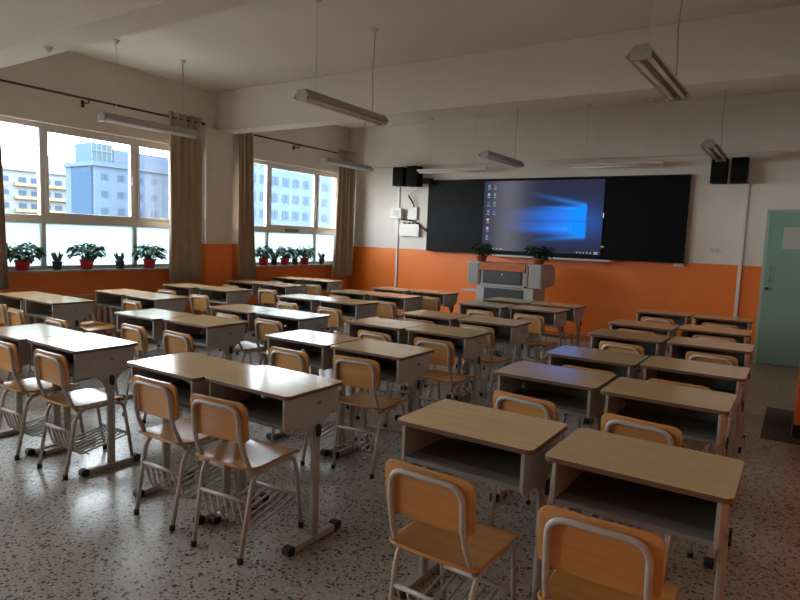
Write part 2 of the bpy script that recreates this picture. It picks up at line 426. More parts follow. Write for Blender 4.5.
# ------------------------------------------------------------------ plants
def leafmesh(R, H, n, L, W, seed, z0, droop=.5, mi=0):
    rr = random.Random(seed); m = MB()
    for i in range(n):
        a = rr.uniform(0, 2*PI); rad = R*math.sqrt(rr.random())*.8; hz = z0+H*rr.random()**.8*(1-.55*(rad/R)**2)
        base = Vector((rad*math.cos(a), rad*math.sin(a), hz)); el = rr.uniform(-.5, .9)
        a2 = a+rr.uniform(-.8, .8); l = L*rr.uniform(.7, 1.2); w = W*rr.uniform(.7, 1.2)
        d = Vector((math.cos(a2)*math.cos(el), math.sin(a2)*math.cos(el), math.sin(el)))
        s = d.cross(Vector((0, 0, 1))).normalized(); s = (s+Vector((0, 0, rr.uniform(-.5, .5)))).normalized()
        nrm = s.cross(d)
        p = lambda t, k, c=0: base+d*l*t+s*w*k+nrm*(c*w)-Vector((0, 0, droop*l*t*t))
        vs = [p(0, 0), p(.3, .5, .15), p(.3, 0), p(.3, -.5, .15), p(.65, .42, .12), p(.65, 0), p(.65, -.42, .12), p(1, 0)]
        m.add(vs, [(0, 1, 2), (0, 2, 3), (1, 4, 5, 2), (2, 5, 6, 3), (4, 7, 5), (5, 7, 6)], mi, True)
        if i % 3 == 0:
            m.tube([Vector((rad*.2*math.cos(a), rad*.2*math.sin(a), z0-.03)), (Vector((rad*.5*math.cos(a), rad*.5*math.sin(a), hz*.6+z0*.4))), base], .0025, 5, mi)
    return m
def plant(kind, x, y, z, label, cat='plant', grp=None, seed=1, sc=1.0):
    root = empty({'big': 'potted_plant', 'small': 'potted_succulent', 'lectern': 'potted_plant'}[kind], (x, y, z), 0 if kind == 'big' else seed*1.3, label, cat, grp)
    if kind == 'big':
        MB().lathe([(.055, 0), (.062, .01), (.078, .10), (.084, .10), (.084, .118), (.075, .118), (.07, .100)], 20).build('flower_pot', M_redpot, root)
        MB().lathe([(.066, .092), (.072, .100), (.035, .106)], 16).build('soil', M_soil, root)
        lf = leafmesh(.21*sc, .17, 150, .095, .05, seed, .14)
        lf.v = [(max(v[0], -.075+.01*math.sin(v[1]*40)) if v[0] < 0 else v[0]*.85, v[1], v[2]) for v in lf.v]
        lf.build('foliage', M_leaf, root)
    elif kind == 'lectern':
        MB().lathe([(.06, 0), (.085, .07), (.09, .085), (.08, .085), (.078, .07)], 18).build('flower_pot', M_brownpot, root)
        MB().lathe([(.07, .062), (.078, .07), (.03, .076)], 16).build('soil', M_soil, root)
        leafmesh(.19*sc, .15, 130, .10, .055, seed, .10, .35).build('foliage', M_leaf2, root)
    else:
        MB().lathe([(.042, 0), (.045, .01), (.052, .085), (.056, .085), (.056, .10), (.048, .10), (.046, .085)], 16).build('flower_pot', M_darkpot, root)
        MB().lathe([(.04, .078), (.047, .085), (.02, .09)], 12).build('soil', M_soil, root)
        rr = random.Random(seed); m = MB()
        for i in range(11):
            a = rr.uniform(0, 2*PI); l = rr.uniform(.07, .13); t = rr.uniform(.1, .5)
            b = Vector((.02*math.cos(a), .02*math.sin(a), .085)); d_ = Vector((math.cos(a)*t, math.sin(a)*t, 1)).normalized()
            m.tube([b, b+d_*l*.5, b+d_*l*.9, b+d_*l], [.008, .014, .011, .003], 6)
        m.build('foliage', M_leaf3, root)
    return root
SZ = WZ0+.012
px = -7.235
plant('big', px, 3.30, SZ, 'leafy plant in red pot at left end of the nearer window sill', grp='red pot plants on the nearer sill', seed=1, sc=1.1)
plant('small', px, 3.04, SZ, 'small dark pot cut by the photo edge, left of all red pots', grp='small dark pots on the sills', seed=2)
plant('small', px, 3.68, SZ, 'small succulent in dark pot between left and middle red pots, nearer sill', grp='small dark pots on the sills', seed=3)
plant('big', px, 4.03, SZ, 'leafy plant in red pot at middle of the nearer window sill', grp='red pot plants on the nearer sill', seed=4, sc=1.05)
plant('small', px, 4.46, SZ, 'small succulent in dark pot between middle and right red pots, nearer sill', grp='small dark pots on the sills', seed=5)
plant('big', px, 4.88, SZ, 'leafy plant in red pot next to gathered curtain, nearer window sill', grp='red pot plants on the nearer sill', seed=6)
plant('big', px, 6.93, SZ, 'leafy plant in red pot, leftmost on the farther window sill', grp='red pot plants on the farther sill', seed=7, sc=.85)
plant('small', px, 7.17, SZ, 'small dark potted plant between first two red pots, farther sill', grp='small dark pots on the sills', seed=8)
plant('big', px, 7.42, SZ, 'bushiest plant in red pot, second of three on farther sill', grp='red pot plants on the farther sill', seed=9, sc=.95)
plant('small', px, 7.66, SZ, 'small dark potted plant right of the bushiest plant, farther sill', grp='small dark pots on the sills', seed=10)
plant('big', px, 7.90, SZ, 'leafy plant in red pot, third of three on farther sill', grp='red pot plants on the farther sill', seed=11, sc=.85)
plant('small', px, 8.36, SZ, 'small dark potted succulent alone at right end of farther sill', grp='small dark pots on the sills', seed=12)

# ------------------------------------------------------------------ desks
def make_desk():
    root = empty('school_desk', (0, 0, 0))
    hw = .281
    MB().prism(rrect(-hw, hw, 0, .40, .028), .732, .750, 'z', 0, 1).build('tabletop', [M_top, M_edge], root, bevel=.002)
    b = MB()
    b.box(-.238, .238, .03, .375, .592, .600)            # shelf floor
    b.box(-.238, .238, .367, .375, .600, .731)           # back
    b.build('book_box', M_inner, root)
    MB().box(-.238, .238, .018, .030, .588, .606).box(-.238, .238, .0301, .045, .6001, .606).box(-.238, .238, .045, .10, .6001, .603)\
        .build('front_lip', M_lip, root, bevel=.002)
    for s in (-1, 1):
        xa, xb = s*.2385, s*.252
        prof = [(.015, .731), (.015, .588), (.03, .580), (.10, .578), (.145, .566), (.175, .540), (.193, .505), (.200, .46), (.252, .46), (.258, .51), (.275, .55), (.30, .578), (.34, .60), (.372, .632), (.385, .67), (.385, .731)]
        MB().prism(prof, xa, xb, 'x').build('side_bracket', M_metal, root, bevel=.002)
        lg = MB()
        x0, x1 = (min(s*.2385, s*.264), max(s*.2385, s*.264))
        lg.prism(rrect(x0, x1, .203, .249, .009, 4), .030, .545, 'z', 0, None, False)
        leg = lg.build('leg', M_metal, root)
        f0, f1 = (min(s*.233, s*.270), max(s*.233, s*.270))
        MB().prism([(.06, .004), (.38, .004), (.38, .030), (.34, .034), (.10, .034), (.06, .030)], f0, f1, 'x').build('foot', M_metal, leg, bevel=.003)
        for y0, y1 in ((.035, .08), (.36, .408)):
            MB().prism(rrect(y0, y1, 0, .042, .014, 4), f0-.001, f1+.001, 'x').build('end_cap', M_black, leg)
        MB().prism(rrect(.212, .240, .515, .575, .012, 4), s*.2645, s*.272, 'x').build('joint_cap', M_black, leg)
        MB().tube([(s*.252, .235, .672), (s*.267, .235, .672), (s*.270, .235, .682)], .006, 8).build('bag_hook', M_metal, root)
    return root
def make_chair():
    root = empty('school_chair', (0, 0, 0))
    # seat with slightly dropped front edge and shallow dish
    def sf(u, v, w): return (u, v+.003, .412+w+.006*(u/.17)**2-.016*max(0, (v-.10)/.08)**2+.010*max(0, (-v-.12)/.06)**2)
    panel(.345, .385, .011, .045, sf).build('seat', M_ply, root)
    # curved back board, concave towards the sitter
    def bf(u, v, w): return (u, -.196+w-.10*v-.22*((.17**2)-u*u)+.004, .632+v)
    panel(.335, .185, .010, .035, bf).build('backrest', M_ply, root)
    r = .0105
    for s in (-1, 1):
        p = [(s*.142, -.202, .012), (s*.150, -.145, .33)]+arc((s*.150, -.145, .33), (s*.152, -.130, .388), (s*.152, -.075, .392), 5)[1:]
        l = MB().tube(p, r, 8).build('leg', M_tube, root)
        MB().tube([(s*.142, -.2025, 0), (s*.142, -.202, .028)], .014, 8).build('rubber_foot', M_black, l)
        p = [(s*.150, .215, .012), (s*.152, .165, .33)]+arc((s*.152, .165, .33), (s*.152, .155, .388), (s*.152, .10, .392), 5)[1:]
        l = MB().tube(p, r, 8).build('leg', M_tube, root)
        MB().tube([(s*.150, .217, 0), (s*.150, .215, .028)], .014, 8).build('rubber_foot', M_black, l)
    MB().tube([(-.152, -.078, .392), (-.152, .103, .392)], r, 8).tube([(.152, -.078, .392), (.152, .103, .392)], r, 8).tube([(-.15, .06, .39), (.15, .06, .39)], .008, 8).tube([(-.15, -.06, .39), (.15, -.06, .39)], .008, 8).build('seat_frame', M_tube, root)
    X = .135
    def Y(z): return -.207+.10*(.632-z) if z > .53 else -.197+(.53-z)*.45
    up = [(-X-.010, -.125, .388), (-X-.009, -.152, .42), (-X-.005, Y(.50)-.006, .50), (-X, -.206, .56), (-X, -.213, .64)]
    tr = arc((-X, -.213, .64), (-X, -.219, .698), (-X+.055, -.219, .700), 6)[1:]
    path = up+tr+[(0, -.224, .701)]
    path = path+[(-p[0], p[1], p[2]) for p in path[-2::-1]]
    MB().tube(path, r, 8).build('back_frame', M_tube, root)
    MB().tube([(-.146, -.157, .262), (.146, -.157, .262)], .009, 8).build('stretcher', M_tube, root)
    MB().tube([(-.150, .190, .175), (.150, .190, .175)], .009, 8).build('stretcher', M_tube, root)
    k = MB()
    for i in range(7):
        x = -.130+.26*i/6
        k.tube([(x, -.158, .256), (x, -.128, .15), (x, -.114, .128), (x, -.095, .122), (x, .190, .166)], .0058, 6)
    k.tube([(-.14, -.06, .110), (.14, -.06, .110)], .005, 6)
    k.build('book_rack', M_tube, root)
    return root
desk0 = make_desk(); chair0 = make_chair()
used = {'d': False, 'c': False}
COLS = {'Z': 'column beside the windows', 'A': 'second column from the windows', 'B': 'third column from the windows', 'R': 'column nearest the green door'}
ORD = ['nearest', 'second', 'third', 'fourth', 'fifth', 'farthest']
def place(kind, x, y, rz, label, group):
    p = desk0 if kind == 'd' else chair0
    o = p if not used[kind] else copy_tree(p)
    used[kind] = True
    o.location = (x, y, 0); o.rotation_euler = (0, 0, math.radians(rz))
    tag(o, label, 'desk' if kind == 'd' else 'chair', group)
    return o
# desk rows: column -> list of ((xL,yL),(xR,yR)) near-edge centres, from the camera outwards
DESKS = {
 'R': [((-.985, 1.915), (-.38, 1.905)), ((-1.07, 2.99), (-.485, 2.96)), ((-1.055, 3.75), (-.48, 3.79)), ((-1.10, 4.84), (-.515, 4.87)), ((-1.16, 5.66), (-.585, 5.82)), ((-1.21, 6.96), (-.635, 6.96))],
 'B': [((-2.635, 1.82), (-2.075, 1.87)), ((-2.77, 2.93), (-2.19, 2.94)), ((-2.83, 3.90), (-2.255, 3.92)), ((-2.83, 4.74), (-2.25, 4.77)), ((-2.92, 6.02), (-2.335, 6.10)), ((-2.93, 6.74), (-2.33, 6.72))],
 'A': [((-4.20, 1.76), (-3.63, 1.79)), ((-4.45, 2.85), (-3.87, 2.90)), ((-4.28, 3.68), (-3.705, 3.71)), ((-4.65, 4.92), (-4.075, 4.97)), ((-4.70, 5.93), (-4.125, 5.97)), ((-4.67, 6.76), (-4.09, 6.86))],
 'Z': [((-6.42, 2.775), (-5.845, 2.78)), ((-6.20, 3.67), (-5.62, 3.67)), ((-6.48, 4.74), (-5.90, 4.82)), ((-6.57, 5.84), (-5.99, 5.90)), ((-6.82, 6.98), (-6.245, 7.06))],
}
for col, rows in DESKS.items():
    n = len(rows)
    for i, (l, r) in enumerate(rows):
        o_ = 'farthest' if i == n-1 else ORD[i]
        place('d', l[0], l[1], 0, 'grey school desk with tan top, left of %s pair, %s' % (o_, COLS[col]), 'school desks')
        place('d', r[0], r[1], 0, 'grey school desk with tan top, right of %s pair, %s' % (o_, COLS[col]), 'school desks')
# chairs: (x, board y, rotation) by row
K = 1.073
CH = {
 'R': [[(-.93, 1.61, -1), (-.39, 1.60, 1)], [(-1.05, 2.70, -6), (-.51, 2.66, -6)], [(-1.0, 3.58, -2), (-.50, 3.56, -3)], [(-1.08, 4.70, -5), (-.47, 4.72, -3)], [(-1.16, 5.56, -3), (-.56, 5.70, 0)], [(-1.20, 6.73, -5), (-.62, 6.73, -4)]],
 'B': [[(-2.57, 1.75, 1), (-2.08, 1.73, 5)], [(-2.66, 2.77, 0), (-2.19, 2.86, 5)], [(-2.70, 3.75, -4), (-2.19, 3.79, 0)], [(-2.83, 4.62, 0), (-2.28, 4.68, -3)], [(-2.78, 5.76, -4), (-2.275, 5.86, -2)], [(-2.93, 6.60, 0), (-2.30, 6.60, 3)]],
 'A': [[(-4.07, 1.73, 0), (-3.55, 1.75, 1)], [(-4.80, 2.42, 0), (-4.14, 2.65, -3)], [(-4.20, 3.60, -4), (-3.69, 3.60, -1)], [(-4.52, 4.68, -4), (-3.92, 4.66, -3)], [(-4.66, 5.72, 0), (-3.95, 5.66, 0)], [(-4.60, 6.62, 0), (-3.92, 6.62, -2)]],
 'Z': [[(-6.05, 2.55, -3), (-5.56, 2.47, -4)], [(-6.22, 3.38, -88), (-5.58, 3.56, -2)], [(-6.36, 4.52, 3), (-5.66, 4.45, -1)], [(-6.50, 5.62, 0), (-5.75, 5.58, 3)], [(-6.75, 6.72, 0), (-5.96, 6.70, -3)]],
}
for col, rows in CH.items():
    n = len(rows)
    for i, pr in enumerate(rows):
        o_ = 'farthest' if i == n-1 else ORD[i]
        for side, (x, y, a) in zip(('left', 'right'), pr):
            ra = math.radians(a)
            cx, cy = x-math.sin(ra)*.205, y+math.cos(ra)*.205
            lab = 'plywood and grey tube chair at %s desk of %s pair, %s' % (side, o_, COLS[col])
            if col == 'Z' and i == 1 and side == 'left':
                cx, cy = -6.14, 3.46; lab = 'plywood school chair turned sideways, second pair of desks in column beside windows'
            if col == 'A' and i == 1:
                lab = ('plywood chair mostly hidden, leftmost of three behind second pair, second column from windows', 'plywood chair, middle of three behind second pair, second column from windows')[side == 'right']
            place('c', cx, cy, a, lab, 'school chairs')
place('c', -3.65, 2.68+.205, -1, 'plywood chair, rightmost of three behind second pair, second column from windows', 'school chairs')

# ------------------------------------------------------------------ board with screen
bd = empty('interactive_board', (0, YF, 0), 0, 'wide black board with a glowing desktop screen on the front wall', 'board')
X0, X1, Z0, Z1 = -5.47, -1.35, 1.265, 2.445
SX0, SX1, SY0, SY1 = -4.40, -2.475, 1.315, 2.42
MB().box(X0, SX0-.02, -.09, -.02, Z0, Z1).build('chalkboard_panel', M_board, bd, bevel=.003)
MB().box(SX1+.02, X1, -.09, -.02, Z0, Z1).build('blackboard_panel', M_boardR, bd, bevel=.003)
bz = MB(); y0, y1 = -.10, -.02
bz.box(SX0-.018, SX1+.018, y0+.02, y1, Z0, Z1); bz.box(SX0-.018, SX1+.018, y0, y0+.019, Z0, SY0-.001); bz.box(SX0-.018, SX1+.018, y0, y0+.019, SY1+.001, Z1)
bz.box(SX0-.018, SX0-.001, y0, y0+.019, SY0, SY1); bz.box(SX1+.001, SX1+.018, y0, y0+.019, SY0, SY1)
bz.box(X0, X1, y0+.0, y1+.02, Z1+.001, Z1+.014); bz.box(X0, X1, y0, y1+.02, Z0-.012, Z0-.001)
bz.build('bezel', M_bez, bd)
def screen_mat():
    m = bpy.data.materials.new('desktop_glow'); m.use_nodes = True; nt = m.node_tree; nt.nodes.clear(); L = nt.links.new
    tc = nt.nodes.new('ShaderNodeTexCoord'); sp = nt.nodes.new('ShaderNodeSeparateXYZ'); L(tc.outputs['Generated'], sp.inputs[0])
    def M(op, a, b=None, c=None):
        n = nt.nodes.new('ShaderNodeMath'); n.operation = op
        for i, q in enumerate((a, b, c)):
            if q is None: continue
            if isinstance(q, (int, float)): n.inputs[i].default_value = q
            else: L(q, n.inputs[i])
        return n.outputs[0]
    def sm(x, a, b):
        n = nt.nodes.new('ShaderNodeMapRange'); n.interpolation_type = 'SMOOTHSTEP'; L(x, n.inputs[0]); n.inputs[1].default_value = a; n.inputs[2].default_value = b; return n.outputs[0]
    u = sp.outputs['X']; v = M('SUBTRACT', sp.outputs['Z'], .44)
    du = M('SUBTRACT', u, .80)
    # broad halo
    d2 = M('ADD', M('MULTIPLY', M('MULTIPLY', du, du), 4.5), M('MULTIPLY', M('MULTIPLY', v, v), 7))
    halo = M('EXPONENT', M('MULTIPLY', d2, -3.2))
    # beam fanning out to the left from the lit opening
    left = M('SUBTRACT', .87, u)
    wdt = M('ADD', .20, M('MULTIPLY', left, -.10))
    inb = sm(M('SUBTRACT', wdt, M('ABSOLUTE', v)), -.06, .05)
    fade = sm(u, .12, .80)
    right = sm(u, .885, .865)
    beam = M('MULTIPLY', M('MULTIPLY', inb, fade), right)
    # streaks along two rays
    def streak(v0, k, w):
        c = M('ADD', v0, M('MULTIPLY', left, k)); e = M('DIVIDE', M('SUBTRACT', v, c), w)
        return M('EXPONENT', M('MULTIPLY', M('MULTIPLY', e, e), -1))
    st = M('ADD', streak(.215, .36, .03), streak(.17, .05, .02)); st = M('ADD', st, streak(-.20, -.17, .028)); st = M('ADD', st, streak(-.10, .0, .03))
    st = M('MULTIPLY', M('MULTIPLY', st, sm(u, .35, .9)), right)
    dark = M('EXPONENT', M('MULTIPLY', M('MULTIPLY', M('DIVIDE', v, .011), M('DIVIDE', v, .011)), -1))
    dark = M('SUBTRACT', 1, M('MULTIPLY', dark, .45))
    def vec(s, col):
        n = nt.nodes.new('ShaderNodeVectorMath'); n.operation = 'SCALE'; n.inputs[0].default_value = col; L(s, n.inputs['Scale']); return n.outputs[0]
    def add(a, b):
        n = nt.nodes.new('ShaderNodeVectorMath'); n.operation = 'ADD'; L(a, n.inputs[0]); L(b, n.inputs[1]); return n.outputs[0]
    one = M('ADD', 0, 1.0)
    c = add(vec(one, (.024, .027, .055)), vec(halo, (.002, .055, .26)))
    c = add(c, vec(M('MULTIPLY', beam, dark), (.0, .125, .62)))
    c = add(c, vec(st, (.0, .13, .45)))
    hz = M('EXPONENT', M('MULTIPLY', M('MULTIPLY', M('DIVIDE', M('SUBTRACT', u, .22), .16), M('DIVIDE', M('SUBTRACT', u, .22), .16)), -1))
    c = add(c, vec(hz, (.085, .078, .078)))  # soft grey window reflection on the display, painted into its emission
    e = nt.nodes.new('ShaderNodeEmission'); L(c, e.inputs[0]); e.inputs[1].default_value = 1.0
    gl = nt.nodes.new('ShaderNodeBsdfGlossy'); gl.inputs['Roughness'].default_value = .25; gl.inputs[0].default_value = (.012, .012, .012, 1)
    ad = nt.nodes.new('ShaderNodeAddShader'); L(e.outputs[0], ad.inputs[0]); L(gl.outputs[0], ad.inputs[1])
    o = nt.nodes.new('ShaderNodeOutputMaterial'); L(e.outputs[0], o.inputs[0])
    return m
scr = MB(); scr.box(SX0, SX1, -.096, -.081, SY0, SY1)
scr_o = scr.build('display_screen', screen_mat(), bd)
# window-shaped emblem on the wallpaper
lw, lh = SX1-SX0, SY1-SY0
def sq(u0, u1, v0l, v1l, v0r, v1r):
    y = -.0975
    return [(SX0+lw*u0, y, SY0+lh*v0l), (SX0+lw*u1, y, SY0+lh*v0r), (SX0+lw*u1, y, SY0+lh*v1r), (SX0+lw*u0, y, SY0+lh*v1l)]
em = MB()
for q in (sq(.735, .755, .452, .585, .452, .60), sq(.76, .872, .452, .60, .452, .655), sq(.735, .755, .43, .30, .43, .285), sq(.76, .872, .43, .28, .43, .225)):
    o_ = [(a, b+.0012, c) for a, b, c in q]
    em.add(q+o_, [(0, 1, 2, 3), (7, 6, 5, 4)])
em.build('window_emblem', emis('emblem_cyan', (.008, .25, .95), .95), scr_o)
ic = MB(); cols = [(.25, .45, .7), (.7, .72, .75), (.08, .25, .65), (.5, .2, .15), (.15, .5, .6)]
def icon(u, v, w, h, mi): ic.box(SX0+lw*u-w/2, SX0+lw*u+w/2, -.0985, -.0965, SY0+lh*v-h/2, SY0+lh*v+h/2, mi)
for k, (mi) in enumerate((0, 1, 2, 0, 1, 1, 4)):
    icon(.045, .93-k*.122, .038, .042, mi); icon(.045, .93-k*.122-.042, .05, .009, 1)
for k, (mi) in enumerate((3, 0, 4, 2)):
    icon(.10, .93-k*.122, .038, .042, mi); icon(.10, .93-k*.122-.042, .045, .009, 1)
for k in range(5): icon(.03+k*.037, .022, .028, .024, (1, 0, 1, 0, 1)[k])
for k in range(5): icon(.82+k*.026, .022, .02, .016, 1)
icon(.965, .03, .06, .012, 1); icon(.965, .012, .06, .012, 1)
ic.build('desktop_icon', [emis('icon%d' % i, c, .55) for i, c in enumerate(cols)], scr_o)
MB().box(SX1+.004, SX1+.016, -.1015, -.1, 1.86, 1.93).build('indicator', emis('white_led', (.8, .85, .9), .7), bd)
MB().box(SX1+.002, SX1+.05, -.1015, -.1, 1.43, 1.45).build('sticker', mat('yellow_sticker', (.7, .5, .06), .5), bd)
tray = MB().prism([(-.20, 1.222), (-.02, 1.222), (-.02, 1.25), (-.185, 1.25), (-.20, 1.242)], -4.19, -2.30, 'x').build('pen_tray', M_alu, bd, bevel=.003)
MB().box(X1-.13, X1-.005, -.04, -.003, 1.205, 1.25).build('junction_box', M_plast, bd)

# board lamps (horizontal battens above the board)
def board_lamp(x0, x1, z, label):
    root = empty('board_lamp', ((x0+x1)/2, 8.82, z), 0, label, 'lamp', 'white battens above the board'); h = (x1-x0)/2
    MB().prism([(-.05, .045), (.03, .06), (.05, .02), (.03, .012), (-.035, .012)], -h, h, 'x').build('housing', M_plast, root, bevel=.003)
    MB().tube([(-h+.03, -.008, -.006), (h-.03, -.008, -.006)], .014, 10).build('tube', M_tubeL, root)
    for s in (-1, 1): MB().box(s*(h-.03)-.008, s*(h-.03)+.008, -.022, .01, -.02, .012).build('tube_socket', M_plast, root)
    for xx in (-.42, .42):
        MB().tube([(xx, 0, .05), (xx, 0, ZC-z-.03)], .004, 6).build('suspension_rod', M_plast, root)
        MB().lathe([(.035, 0), (.03, -.02), (.008, -.04)][::-1], 12, (xx, 0, ZC-z)).build('ceiling_cup', M_plast, root)
board_lamp(-5.54, -4.26, 2.57, 'white batten lamp above the left end of the black board')
board_lamp(-2.92, -1.66, 2.57, 'white batten lamp above right part of the black board')

# pendant fluorescent fixtures
def make_pendant():
    root = empty('pendant_light', (0, 0, 0)); h = .60
    ref = [(-.092, -.004), (-.086, -.010), (-.05, .026), (-.012, .026), (0, .004), (.012, .026), (.05, .026), (.086, -.010), (.092, -.004), (.056, .036), (.04, .062), (-.04, .062), (-.056, .036)]
    MB().prism([(p[0], p[1]) for p in ref], -h, h, 'y').build('reflector', M_fix, root)
    for s in (-1, 1):
        MB().tube([(s*.040, -h+.03, -.012), (s*.040, h-.03, -.012)], .014, 10).build('tube', M_tubeL, root)
        MB().box(-.06, .06, s*(h-.012)-.01, s*(h-.012)+.01, -.030, .025).build('tube_socket', M_fix, root)
        yy = s*.42
        pts = [(.0+(.006*math.sin(t*9) if s > 0 else 0), yy, .06+(ZC-2.6-.06-.03)*t) for t in [i/10 for i in range(11)]]
        MB().tube(pts, .0035 if s < 0 else .005, 6).build('suspension_wire', M_wire if s > 0 else M_plast, root)
        MB().lathe([(.008, -.05), (.03, -.02), (.042, 0)], 12, (0, yy, ZC-2.6)).build('ceiling_cup', M_plast, root)
    return root
P0 = make_pendant()
spots = [(-6.33, 4.30, 0, 'pale pendant tube light nearest the windows, in front of the curtain top'),
 (-3.62, 4.46, 1, 'twin tube pendant light hanging over the middle of the room'),
 (-.90, 4.50, -1, 'twin tube pendant light at the upper right, above the door side desks'),
 (-6.33, 7.90, 0, 'pendant tube light in the far corner beside the farthest curtain'),
 (-3.65, 8.05, 0, 'small looking pendant tube light just above the top edge of the board'),
 (-.96, 8.12, 0, 'pendant tube light just above the right pair of black speakers')]
for i, (x, y, a, lab) in enumerate(spots):
    o = P0 if i == 0 else copy_tree(P0)
    o.location = (x, y, 2.6); o.rotation_euler = (0, 0, math.radians(a)); tag(o, lab, 'light', 'pendant tube lights')
hk = MB().lathe([(.012, -.04), (.03, -.012), (.035, 0)], 12).tube([(0, 0, -.035), (.012, 0, -.05), (0, 0, -.065), (-.012, 0, -.05)], .004, 6, closed=True)
tag(hk.build('ceiling_hook', M_plast, loc=(-5.30, 2.66, 2.9)), 'small pale hook under the nearest ceiling beam', 'hook')

# ------------------------------------------------------------------ speakers
def speaker(x, w, d, rz, label, z0=2.36, h=.32):
    root = empty('wall_speaker', (x, YF-.06, z0), rz, label, 'speaker', 'black wall speakers')
    MB().box(-w/2, w/2, -d, -.03, 0, h).build('cabinet', M_spk, root, bevel=.006)
    MB().box(-w/2+.015, w/2-.015, -d-.008, -d, .015, h-.015).build('grille', M_grille, root, bevel=.003)
    MB().box(-.03, .03, -.032, .0, h/2-.05, h/2+.05).build('bracket', M_grey, root)
    return root
speaker(-5.99, .22, .22, 0, 'black speaker, left one of the pair left of the board')
speaker(-5.70, .22, .22, 0, 'black speaker, right one of the pair left of the board', h=.34, z0=2.35)
speaker(-.995, .19, .20, 0, 'black speaker, left one of the pair near the green door', z0=2.32)
speaker(-.765, .19, .20, 0, 'black speaker, right one of the pair near the green door', z0=2.32)
pj = empty('projector_bracket', (-5.44, YF-.06, 2.34), 0, 'small dark wall bracket right of the left speakers', 'bracket')
MB().box(-.1, .06, -.13, -.02, .06, .15).build('bracket_body', M_spk, pj, bevel=.01)
MB().tube([(.0, -.06, .10), (.05, -.06, .06), (.16, -.04, .03)], .012, 8).build('bracket_arm', M_spk, pj)
# conduits
tag(MB().box(-6.145, -6.11, YF-.022, YF-.0005, .0, 2.38).build('wall_conduit', M_plast, bevel=.003), 'thin pale conduit running down the wall below the left speakers', 'conduit')
tag(MB().box(-.69, -.65, YF-.022, YF-.0005, .0, 2.34).build('wall_conduit', M_plast, bevel=.003), 'thin pale conduit running down the wall left of the green door', 'conduit')
vb = empty('wall_control_box', (-6.13, YF-.022, 1.80), 0, 'square white wall box with a grille on the left conduit', 'control box')
MB().box(-.11, .12, -.08, 0, 0, .185).build('case', M_plast, vb, bevel=.005)
g = MB()
for k in range(6): g.box(-.06, .07, -.084, -.08, .04+k*.02, .05+k*.02)
g.build('vent_grille', M_grey, vb)
nb = empty('wall_panel_box', (-5.80, YF, 1.79), 0, 'narrow white box on the wall, above the white router case', 'control box')
MB().box(-.10, .08, -.04, -.001, 0, .22).build('case', M_plast, nb, bevel=.004)
MB().tube([(.02, -.03, .21), (.0, -.05, .29), (-.06, -.06, .37), (-.1, -.05, .42)], .014, 8).build('cable_plug', M_spk, nb)
MB().tube([(-.1, -.05, .42), (-.04, -.04, .47), (.06, -.03, .50), (.13, -.03, .60)], .004, 6).build('cable', M_wire, nb)
rt = empty('router_case', (-5.87, YF, 1.49), 0, 'wide white case on the wall left of the board with a black cable', 'router')
MB().box(-.20, .22, -.06, -.001, 0, .22).build('case', M_plast, rt, bevel=.006)
for k in range(4): MB().box(-.12+k*.09, -.08+k*.09, -.05, -.015, .22, .245).build('cable_plug', M_spk, rt)
MB().tube([(-.2, -.03, .30), (-.02, -.05, .29), (.12, -.05, .26), (.24, -.05, .18), (.38, -.05, .10)], .011, 8).build('cable', M_spk, rt)
ou = empty('wall_outlet', (-.99, YF, 1.41), 0, 'small white socket plate on the wall above the orange paint', 'outlet')
MB().box(-.06, .06, -.012, -.0005, 0, .075).build('plate', M_plast, ou, bevel=.003)
MB().box(-.04, -.01, -.014, -.012, .02, .055).box(.015, .04, -.014, -.012, .02, .055).build('socket', mat('socket_face', (.42, .40, .37), .5), ou)

# ------------------------------------------------------------------ lectern
lc = empty('lectern', (-3.44, 7.80, 0), 0, 'grey multimedia lectern with dark panels and wooden strip, in front of the board', 'lectern')
MB().box(-.43, .43, .06, .53, 0, .83).build('lower_cabinet', M_lect, lc, bevel=.008)
MB().box(-.30, .28, .035, .06, .10, .80).build('lower_door', M_lectp, lc, bevel=.004)
MB().box(-.36, .31, .02, .50, .832, .862).build('shelf', M_lect, lc, bevel=.005)
MB().box(-.36, .36, .04, .50, .863, 1.14).build('upper_cabinet', M_lect, lc, bevel=.008)
ud = MB().box(-.315, .26, .012, .039, .868, 1.045).build('upper_door', M_lectp, lc, bevel=.003)
MB().tube([(-.02, .012, 1.0), (-.02, .003, 1.0)], .013, 12).build('lock', M_alu, ud)
MB().box(-.36, .325, -.012, .039, 1.05, 1.163).build('wood_strip', M_lectw, lc, bevel=.006)
MB().box(-.36, .36, .0395, .50, 1.141, 1.160).build('worktop', M_lect, lc, bevel=.006)
MB().box(.33, .36, .0, .039, .868, 1.135).build('corner_post', M_grey, lc)
for s in (-1, 1):
    prof = [(.01, .84), (.50, .86), (.545, .90), (.55, 1.03), (.53, 1.10), (.47, 1.145), (.38, 1.165), (.01, 1.165)]
    w = MB().prism(prof, s*.365, s*.555, 'x').build('speaker_wing', M_lect, lc, bevel=.01)
    MB().box(min(s*.385, s*.54), max(s*.385, s*.54), .0, .009, .86, 1.145).build('speaker_mesh', M_mesh, w)
MB().box(-.74, -.435, .15, .45, .72, .74).build('side_shelf', M_lect, lc, bevel=.003)
plant('lectern', -3.86, 7.96, 1.168, 'dark green plant in low pot on the left end of the lectern', grp='plants on the lectern', seed=21, sc=.82)
plant('lectern', -2.99, 7.95, 1.168, 'dark green plant in low pot on the right end of the lectern', grp='plants on the lectern', seed=22, sc=.98)

